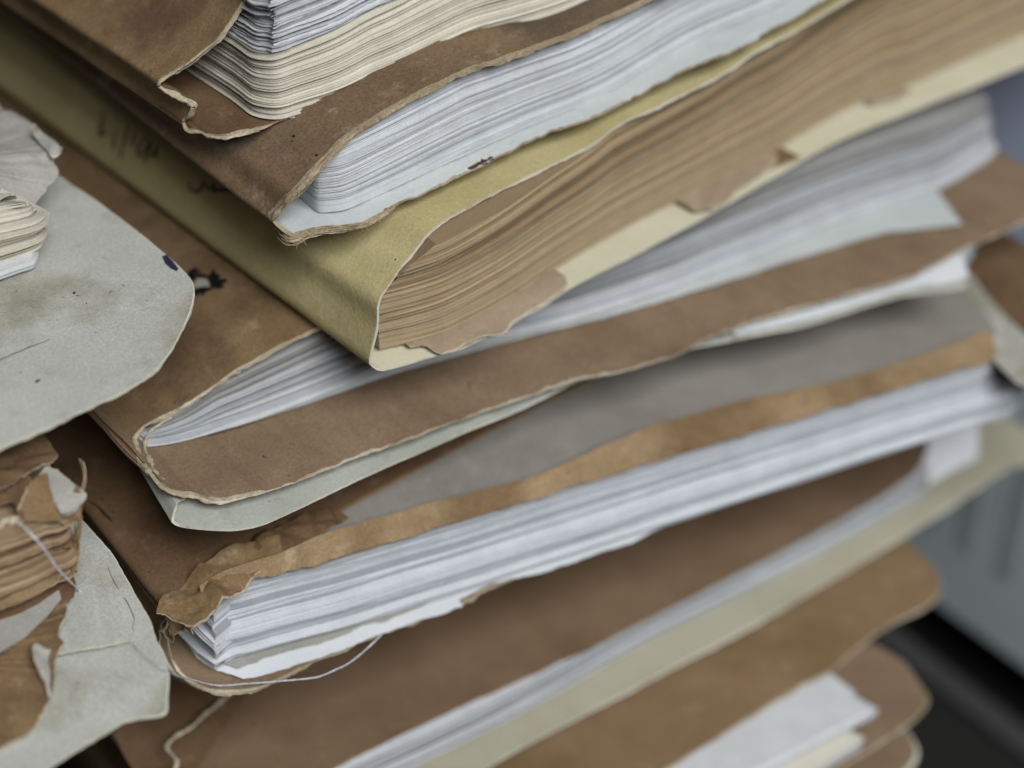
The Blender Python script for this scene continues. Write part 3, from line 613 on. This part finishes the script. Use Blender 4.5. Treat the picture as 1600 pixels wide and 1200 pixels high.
TL1 = Thing('paper_bundle', 'bundle of cream pages in crumpled grey paper at the left edge', 'paper bundle', un(60, 425, 1.7))
fp = h([(-160, 500), (-60, 466), (0, 441), (30, 430), (60, 418), (64, 408)], .7)
pages(TL1, 'page_bundle', h([(-160, 502), (-60, 462), (0, 440), (30, 429), (55, 420), (62, 405)], 1.70), unit([-.2, 1, 0]), lambda u: np.full_like(u, .42), 5, WHT, seed=95, jit=.01, gj=.02, backL=6, label='white sheets at the bottom')
pages(TL1, 'page_bundle', h([(-160, 480), (-60, 432), (0, 411), (35, 399), (60, 388), (69, 375)], 2.12), unit([-.25, 1, 0]), lambda u: np.interp(u, [0, 1], [1.75, 1.05]), 30, CRM, seed=96, jit=.05, gj=.09, wob=.05, lean=-.3, backL=6, m=90, label='cream pages with worn edges')
cz = 2.2
fr = h([(-80, 350, 2.7), (0, 312, 2.45), (22, 301, 2.4), (34, 318, 1.9), (50, 323, 1.6), (70, 300, 1.65), (91, 274, 1.7), (93, 263, 1.75), (85, 250, 1.85), (92, 240, 1.9), (98, 231, 1.9), (80, 213, 1.9), (62, 200, 1.9), (11, 164, 1.9), (0, 148, 1.9), (-60, 90, 1.9)], cz, 1.)
bk = h([(-140, 330, 3.)]*2+[(-90, 300, 2.9)]*3+[(-50, 280, 2.8)]*3+[(-40, 250, 2.7)]*3+[(-60, 220, 2.6)]*3+[(-120, 150, 2.4)]*2, 2.6, 1.)
loft(TL1, 'crumpled_wrapper', fr, bk, .03, ('grime', 'grime', 'core_pale'), side=-1, n=200, J=40, pw=1.1, rag=.03, crumple=.10, cscale=1.5, bump=.02, bscale=1.0, key='l1', seed=25, rimw=.03, angle=15, label='crumpled grimy grey wrapper paper')
sheet(TL1, 'folded_corner', h([(58, 205, 2.0), (66, 226, 2.0), (78, 240, 2.), (84, 250, 1.95), (97, 232, 1.98)], 2., 1.), h([(62, 200, 2.05), (72, 212, 2.1), (82, 222, 2.12), (90, 228, 2.1), (98, 230, 2.0)], 2., 1.), 'grime', rim='core_pale', n=40, J=8, crumple=.05, cscale=.3, seed=51, rimw=.02)

# brown ragged file
O3 = un(111, 924, -2.2)
TL3 = Thing('file_folder', 'ragged brown file with torn cover and brittle brown pages in the left stack', 'file folder', O3)
fA = unit([.985, -.17, 0]); fN = np.array([.17, .985, 0])
pf = h([(-160, 1000), (-60, 970), (0, 953), (50, 932), (90, 909), (108, 903), (116, 894)], -2.0)
pages(TL3, 'page_bundle', pf, fN, lambda u: np.interp(u, [0, .8, 1], [2.3, 1.8, 1.65]), 80, [(.30, .20, .12), (.37, .26, .16), (.24, .155, .09), (.44, .33, .21)], 0, 1, None, jit=.04, wob=.05, wave=.03, seed=97, gj=.08, backL=5, leftL=5, m=110, hf=.02, lean=.1, label='brittle brown pages')
fr = h([(-160, 1026), (-60, 1000), (0, 976), (50, 953), (93, 937), (111, 925), (117, 905)], -2.2)
loft(TL3, 'lower_board', fr, fN*5, .14, ('brown_red', 'brown_red', 'brown_red'), side=1, n=120, J=12, rag=.02, seed=26, label='reddish brown lower board')
sheet(TL3, 'pale_leaf', h([(-60, 975), (0, 952), (40, 936), (80, 916), (93, 905), (92, 892), (82, 882)], -1.78), h([(-60, 955), (0, 940), (35, 915), (50, 905), (60, 900), (65, 892), (70, 885)], -1.6), 'kraft', rim='core', seed=52, rag=.02, n=60)
fr = h([(-120, 805, 1.0), (0, 758, .6), (40, 738, .5), (70, 722, .45), (90, 712, .4), (82, 697, .42), (72, 686, .42), (64, 674, .4)], .5)
bk = h([(-140, 760, 1.)]+[(-60, 720, .7)]*2+[(-20, 690, .55)]*2+[(10, 675, .5)]*2+[(40, 660, .45)], .5)
loft(TL3, 'upper_cover', fr, bk, .04, ('brown_dark', 'brown_dark', 'core'), side=-1, n=120, J=20, pw=1., rag=.05, crumple=.08, cscale=.5, bump=.04, seed=27, rimw=.02, key='l3', label='torn upper brown cover')
sheet(TL3, 'torn_flap', h([(30, 815, -.1), (32, 795, .1), (40, 765, .25), (52, 744, .35)]), h([(100, 815, -.2), (85, 790, .0), (76, 765, .1), (70, 745, .2)]), 'brown', rim='core', crumple=.06, cscale=.4, n=50, J=14, pw=1., seed=53, side=-1, rimw=.02, angle=25, smooth=False, rag=.04, label='upright triangular torn flap')
sheet(TL3, 'grey_flap', h([(72, 728, .2), (90, 736, .15), (115, 758, .05), (134, 776, -.05), (122, 795, -.15), (104, 809, -.3)]), h([(60, 745, .1), (70, 765, .1), (80, 780, .05), (90, 795, 0), (95, 802, -.1), (98, 806, -.3)]), 'grime', rim='core', crumple=.03, n=50, J=10, pw=1., seed=54, side=-1, rimw=.02, smooth=False, rag=.04, label='grey torn flap')
sheet(TL3, 'curled_strip', h([(123, 716, .35), (130, 735, .2), (130, 755, .1), (125, 768, 0.)]), h([(130, 722, .35), (134, 738, .2), (134, 755, .1), (129, 772, 0.)]), 'kraft', rim='core', n=30, J=6, seed=55)
sheet(TL3, 'brown_inner_sheet', h([(-60, 820, .3), (0, 790, .1), (20, 786, .1), (30, 810, .0), (27, 822, -.1)]), h([(-60, 760, .4), (0, 740, .3), (25, 735, .3), (45, 745, .3), (48, 760, .2)]), 'brown_dark', rim='core', crumple=.05, n=50, seed=56, side=-1, angle=25)
tube(TL3, 'frayed_edge', h([(-30, 838, -.1), (0, 822, -.1), (14, 812, -.08), (28, 816, -.1), (36, 822, -.12)], 0), [.06, .08, .06, .09, .04], 'core', lump=.9, flat=.6, seed=61, label='frayed pale fibres where the string is tied')
# curled brown cover under it
fr = h([(-120, 1225, -2.75), (0, 1173, -2.75), (40, 1152, -2.75), (64, 1125, -2.7), (82, 1082, -2.6), (86, 1037, -2.5), (92, 1020, -2.45), (101, 1008, -2.42), (93, 997, -2.4), (100, 975, -2.4), (105, 955, -2.4), (99, 935, -2.4)], -2.5)
bk = h([(-160, 1150, -2.9)]+[(-80, 1100, -2.75)]*2+[(-40, 1060, -2.6)]*2+[(0, 1030, -2.5)]*2+[(20, 990, -2.45)]*2+[(30, 970, -2.4)]*3, -2.5)
loft(TL3, 'curled_cover', fr, bk, .07, ('brown', 'brown', 'core'), side=-1, n=200, J=24, pw=1.1, rag=.025, bump=.05, seed=28, rimw=.04, key='l3c', label='curled brown cover under the brittle pages')
sheet(TL3, 'curled_tear', h([(76, 1088, -2.5), (70, 1068, -2.4), (60, 1046, -2.25), (51, 1028, -2.15), (48, 1016, -2.12), (52, 1006, -2.1), (62, 1003, -2.1), (70, 1008, -2.15)]), h([(79, 1088, -2.52), (78, 1070, -2.48), (76, 1050, -2.45), (74, 1036, -2.42), (74, 1030, -2.4), (75, 1024, -2.4), (77, 1018, -2.4), (79, 1014, -2.4)]), 'grime', rim='core', n=50, J=12, pw=1., side=-1, bump=.04, bscale=.35, crumple=.02, cscale=.3, seed=57, label='pale curled tear')
frayed(TL3, 'loose_fibres', h([(128, 790, -.3), (124, 805, -.5), (121, 830, -.9), (119, 855, -1.3), (117, 880, -1.7), (112, 900, -1.95)]), [.06, .10, .10, .08, .07, .04], 'kraft', n=45, r=.012, seed=78, core=0)
sheet(TL3, 'torn_scrap', h([(100, 812, -.3), (108, 820, -.5), (120, 812, -.45), (126, 800, -.3), (131, 786, -.15), (134, 776, -.05)]), h([(70, 800, -.1), (78, 795, 0), (88, 790, .02), (98, 784, .04), (108, 775, .06), (118, 762, .08)]), 'brown', rim='core', crumple=.08, cscale=.35, bump=.05, bscale=.4, n=50, J=14, pw=1., side=-1, seed=79, rag=.05, rimw=.03, angle=18)
sheet(TL3, 'grey_leaf', h([(-80, 1055), (0, 1020), (40, 995), (75, 962), (96, 936)], -2.22), h([(-80, 1000), (0, 970), (30, 960), (60, 945), (92, 922)], -2.2), 'grime', n=50, side=-1, smooth=False, bump=.01, seed=58)

TL4 = Thing('file_folder', 'pale cracked cardboard cover under the ragged brown file', 'file folder', un(264, 1051, -2.75))
fr = h([(60, 740), (100, 780), (125, 807), (150, 836), (175, 866), (204, 914), (233, 965), (245, 998), (256, 1019), (264, 1051), (263, 1085), (256, 1115), (200, 1125), (160, 1147), (120, 1171), (77, 1202), (0, 1262), (-90, 1330)], -2.75)
cen = un(-20, 1000, -2.75); bk = cen+(resample(fr, 200)-cen)*.1
loft(TL4, 'cover', fr, bk, .05, ('pale', 'pale', 'core_pale'), side=-1, n=260, J=36, pw=1.1, rag=.01, bump=.04, bscale=1.8, key='l4', seed=34, rimw=.03)
fr = h([(70, 1028, -2.62), (101, 1021, -2.62), (150, 1014, -2.62), (185, 1007, -2.64), (212, 1000, -2.70)])
bk = h([(60, 930, -2.69), (90, 925, -2.69), (130, 915, -2.69), (160, 912, -2.69), (190, 925, -2.70)])
sheet(TL4, 'torn_ply', fr, bk, 'pale', rim='core_pale', n=80, J=18, rag=.02, thick=.045, side=-1, bump=.015, key='l4p', seed=59, rimw=.02, label='upper torn ply of the pale cover')

# thread
TS = Thing('string', 'thin white thread trailing from the brittle brown pages across the pale cover', 'string', un(60, 850, -.5))
pts = h([(22, 816, .05), (36, 822, .1), (52, 838, .0), (68, 856, -.3), (84, 880, -.9), (100, 899, -1.5), (113, 912, -2.0)], 0)
for q in [(125, 924), (150, 949), (180, 978), (207, 1004), (235, 1030), (258, 1046)]:
    pts.append(un(*q, -2.62))
for q in [(280, 1057), (300, 1062), (340, 1071), (390, 1068), (440, 1064), (495, 1058), (525, 1046), (547, 1035), (575, 1012), (596, 992)]:
    pts.append(un(*q, -5.9 if q[0] > 310 else (-3.6 if q[0] < 290 else -4.9)))
tube(TS, 'thread', pts, [.02, .021, .021, .018, .011, .010, .010, .014, .018, .018, .018, .018, .018], 'thread', k=6, lump=.25, lscale=.05, seed=5)

# ================================================================== surroundings
def box(th, name, c, A, dims, mat, parent=None, bev=.15, label=None, kind=None):
    bm = bmesh.new(); bmesh.ops.create_cube(bm, size=1)
    for v in bm.verts: v.co = Vector((v.co.x*dims[0], v.co.y*dims[1], v.co.z*dims[2]))
    bmesh.ops.bevel(bm, geom=bm.edges[:], offset=bev, segments=3, affect='EDGES')
    A = unit(A); N = np.array([-A[1], A[0], 0])
    V = [np.asarray(c)+A*v.co.x+N*v.co.y+np.array([0, 0, v.co.z]) for v in bm.verts]; F = [tuple(v.index for v in f.verts) for f in bm.faces]; bm.free()
    o = mesh(th, name, V, F, [mat], parent=parent, label=label)
    if kind: o['kind'] = kind
    return o
ZS = -30.0
box(None, 'shelf', (10, 0, ZS-1), (1, 0, 0), (170, 130, 2), 'dark', kind='structure', bev=.1)
box(None, 'shelf_edge', (28.0, 5, ZS+.25), (1, 0, 0), (1.1, 60, .45), 'shelf_edge', kind='structure', bev=.1)
TB = Thing('archive_box', 'blurred blue grey archive box with dark upright stripes at the right edge', 'box', (36, 6, -26.5))
box(TB, 'body', (36, 6, -18.4), (1, 0, 0), (16, 40, 16.2), 'box', bev=.3)
for y in (4.4, 2.6, .6, -1.4, 6.4):
    box(TB, 'stripe', (27.99, y, -19.2), (1, 0, 0), (.1, .7, 7), 'box_dark', bev=.03)
TB2 = Thing('archive_box', 'blurred violet blue box behind the right ends of the upper folders', 'box', (36, 6, -10.2))
box(TB2, 'body', (36.3, 6, -4.1), (1, 0, 0), (16, 40, 12), 'box_blue', bev=.3)
box(TB2, 'lid', (36.3, 6, 4.1), (1, 0, 0), (16.6, 40.6, 4.2), 'box_blue', bev=.3)

# folders lower in the two stacks, in the dark under the ones in view
def plain_file(label, x0, x1, y0, y1, z0, z1, mat, seed):
    th = Thing('file_folder', label, 'file folder', (x0, y0, z0))
    c = [(x1, y0, z0), (x0+.6, y0, z0), (x0+.15, y0, z0+.2), (x0, y0, z0+.7), (x0, y0, z1-.7), (x0+.15, y0, z1-.2), (x0+.6, y0, z1), (x1, y0, z1)]
    loft(th, 'cover', c, (0, y1-y0, 0), .06, (mat, mat, 'core'), n=90, J=8, seed=seed, rag=.02)
    pages(th, 'page_bundle', [(x0+.5, y0+.5, z0+.1), (x1-.5, y0+.5, z0+.1)], (0, 1, 0), lambda u: np.full_like(u, z1-z0-.25), 26, CRM, seed=seed, m=30, backL=y1-y0-1)
zz = [-16.4, -20, -23.4, -26.7, ZS]
for i in range(4):
    plain_file(['brown folder directly below the lowest brown folder in the right stack', 'tan folder second from the shelf board in the right stack', 'olive folder third lowest of the right stack', 'brown folder lying on the shelf at the foot of the right stack'][i], -4+i*.4, 19, 1.0+.4*i, 24, zz[i+1]+.06, zz[i]-.06, ['brown', 'tan', 'olive', 'brown'][i], 200+i)
plain_file('thin brown folder pushed back between the pale green folder and the taped brown folder', -3.5, 17, 4.2, 22, -3.75, -2.75, 'brown_dark', 205)
plain_file('grey folder pushed back beneath the white pages of the taped brown folder', -4.5, 15, 6., 22, -9.4, -6.75, 'grime', 206)
zz = [-2.9, -9.5, -16.5, -23, ZS]
for i in range(4):
    plain_file(['brown folder right under the cracked pale cover in the left stack', 'grey folder second below the cracked pale cover', 'tan folder third below the cracked pale cover', 'brown folder lying on the shelf at the foot of the left stack'][i], -27, -9.5-.4*i, 1.5+.4*i, 22, zz[i+1]+.06, zz[i]-.06, ['brown_dark', 'grime', 'tan', 'brown'][i], 210+i)

# ================================================================== writing and marks
ink('f3', 'handwriting', [
    [(162, 172), (160, 190), (156, 212), (154, 213), (160, 209), (168, 208)],
    [(182, 204), (178, 220), (178, 234)], [(183, 183), (184, 186)],
    [(201, 196), (196, 215), (190, 235), (189, 247)],
    [(212, 204), (209, 218), (206, 230)],
    [(232, 215), (222, 220), (215, 235), (218, 244), (228, 236), (236, 220), (234, 236), (226, 252), (224, 256)],
    [(234, 247), (242, 238), (247, 228), (243, 243), (247, 249)]], 'ink', 5.0, label='handwritten name on the spine')
ink('f3', 'handwriting', [
    [(297, 284), (296, 294), (302, 299), (311, 298), (317, 290), (317, 281)],
    [(322, 283), (323, 292), (330, 295), (334, 286)], [(336, 286), (334, 302), (340, 294), (346, 298), (352, 297)], [(340, 300), (352, 296), (360, 300)]], 'ink', 4.4, label='second handwritten word on the spine')
for poly in ([[(293, 425), (303, 418), (310, 420), (312, 425), (303, 428), (308, 436), (300, 440), (292, 434)],
    [(326, 432), (334, 418), (337, 427), (345, 430), (340, 436), (355, 436), (354, 442), (344, 444), (352, 449), (342, 452), (330, 450), (326, 442)],
    [(303, 452), (318, 448), (330, 450), (334, 453), (322, 456), (318, 462), (312, 459), (306, 464), (302, 462)],
    [(303, 428), (314, 427), (328, 431), (328, 436), (318, 434), (308, 434)]]): blot('f4', 'ink_mark', [poly], 'ink', label='black star shaped ink mark')
blot('f4', 'ink_mark', [[(308, 436), (318, 435), (326, 440), (328, 447), (318, 448), (306, 450), (304, 443)]], 'grime', label='pale centre of the ink mark')
blot('l2', 'ink_mark', [[(253, 401), (260, 398), (270, 408), (279, 420), (276, 424), (267, 420), (258, 412)]], 'ink_blue', label='blue black ink blot at the edge')
for key, pts, mt in (('l2', [(116, 458, 4), (121, 462, 2.5), (135, 474, 2), (58, 596, 5), (62, 594, 3), (26, 455, 2), (193, 446, 2), (32, 582, 2.5), (206, 398, 1.5), (150, 520, 1.5), (90, 500, 1.5), (230, 470, 1.5)], 'pencil'),
                     ('f2', [(459, 213, 4), (456, 221, 2.5), (495, 242, 4), (398, 330, 3.5), (420, 260, 1.5), (380, 230, 1.5), (600, 120, 1.5), (470, 240, 1.5)], 'ink'),
                     ('f2', [(742, 258, 8), (756, 254, 9), (768, 249, 6), (779, 246, 4), (735, 262, 5)], 'rust'),
                     ('f3', [(618, 406, 2.5), (480, 430, 1.2), (520, 480, 1.2), (420, 420, 1.2)], 'ink'),
                     ('f4', [(733, 600, 3.5), (732, 606, 3), (412, 713, 3), (416, 715, 2), (350, 668, 5), (340, 669, 3), (470, 642, 2.5), (371, 706, 1.5), (560, 680, 1.5)], 'ink'),
                     ('f7', [(396, 1130, 2.5), (640, 1080, 2)], 'ink'),
                     ('l4', [(170, 920, 2), (137, 962, 3), (245, 1090, 2), (215, 1100, 1.5), (150, 1110, 2), (236, 1072, 1.5), (190, 1110, 2)], 'pencil'),
                     ('f6', [(160, 780, 3), (170, 790, 3), (176, 800, 3), (232, 893, 2)], 'ink')):
    for i, (x, y, r) in enumerate(pts): blot(key, 'stain', [speck(x, y, r*(.6 if mt != 'rust' else 1), i)], mt)
ink('f6', 'pen_stroke', [[(139, 783), (152, 791), (163, 803), (176, 815)]], 'ink', 4)
for st in ([(184, 918), (190, 930), (198, 940), (205, 955), (210, 968), (207, 980), (209, 988), (203, 1000)], [(205, 1002), (212, 1012), (216, 1020)], [(168, 885), (175, 902), (184, 920)]):
    ink('l4', 'crack', [st], 'pencil', 1.3)
blot('f5', 'stain', [speck(530, 768, 2, 1)], 'pencil')

for o in list(bpy.data.objects):
    if o.get('category') == 'file folder':
        o['group'] = 'old file folders stacked on the right' if o.location.x > -.055 and o.location.y < .04 or o.location.x > -.05 else 'old file folders stacked on the left'
for t_ in (TL2, TL3, TL4): t_.o['group'] = 'old file folders stacked on the left'
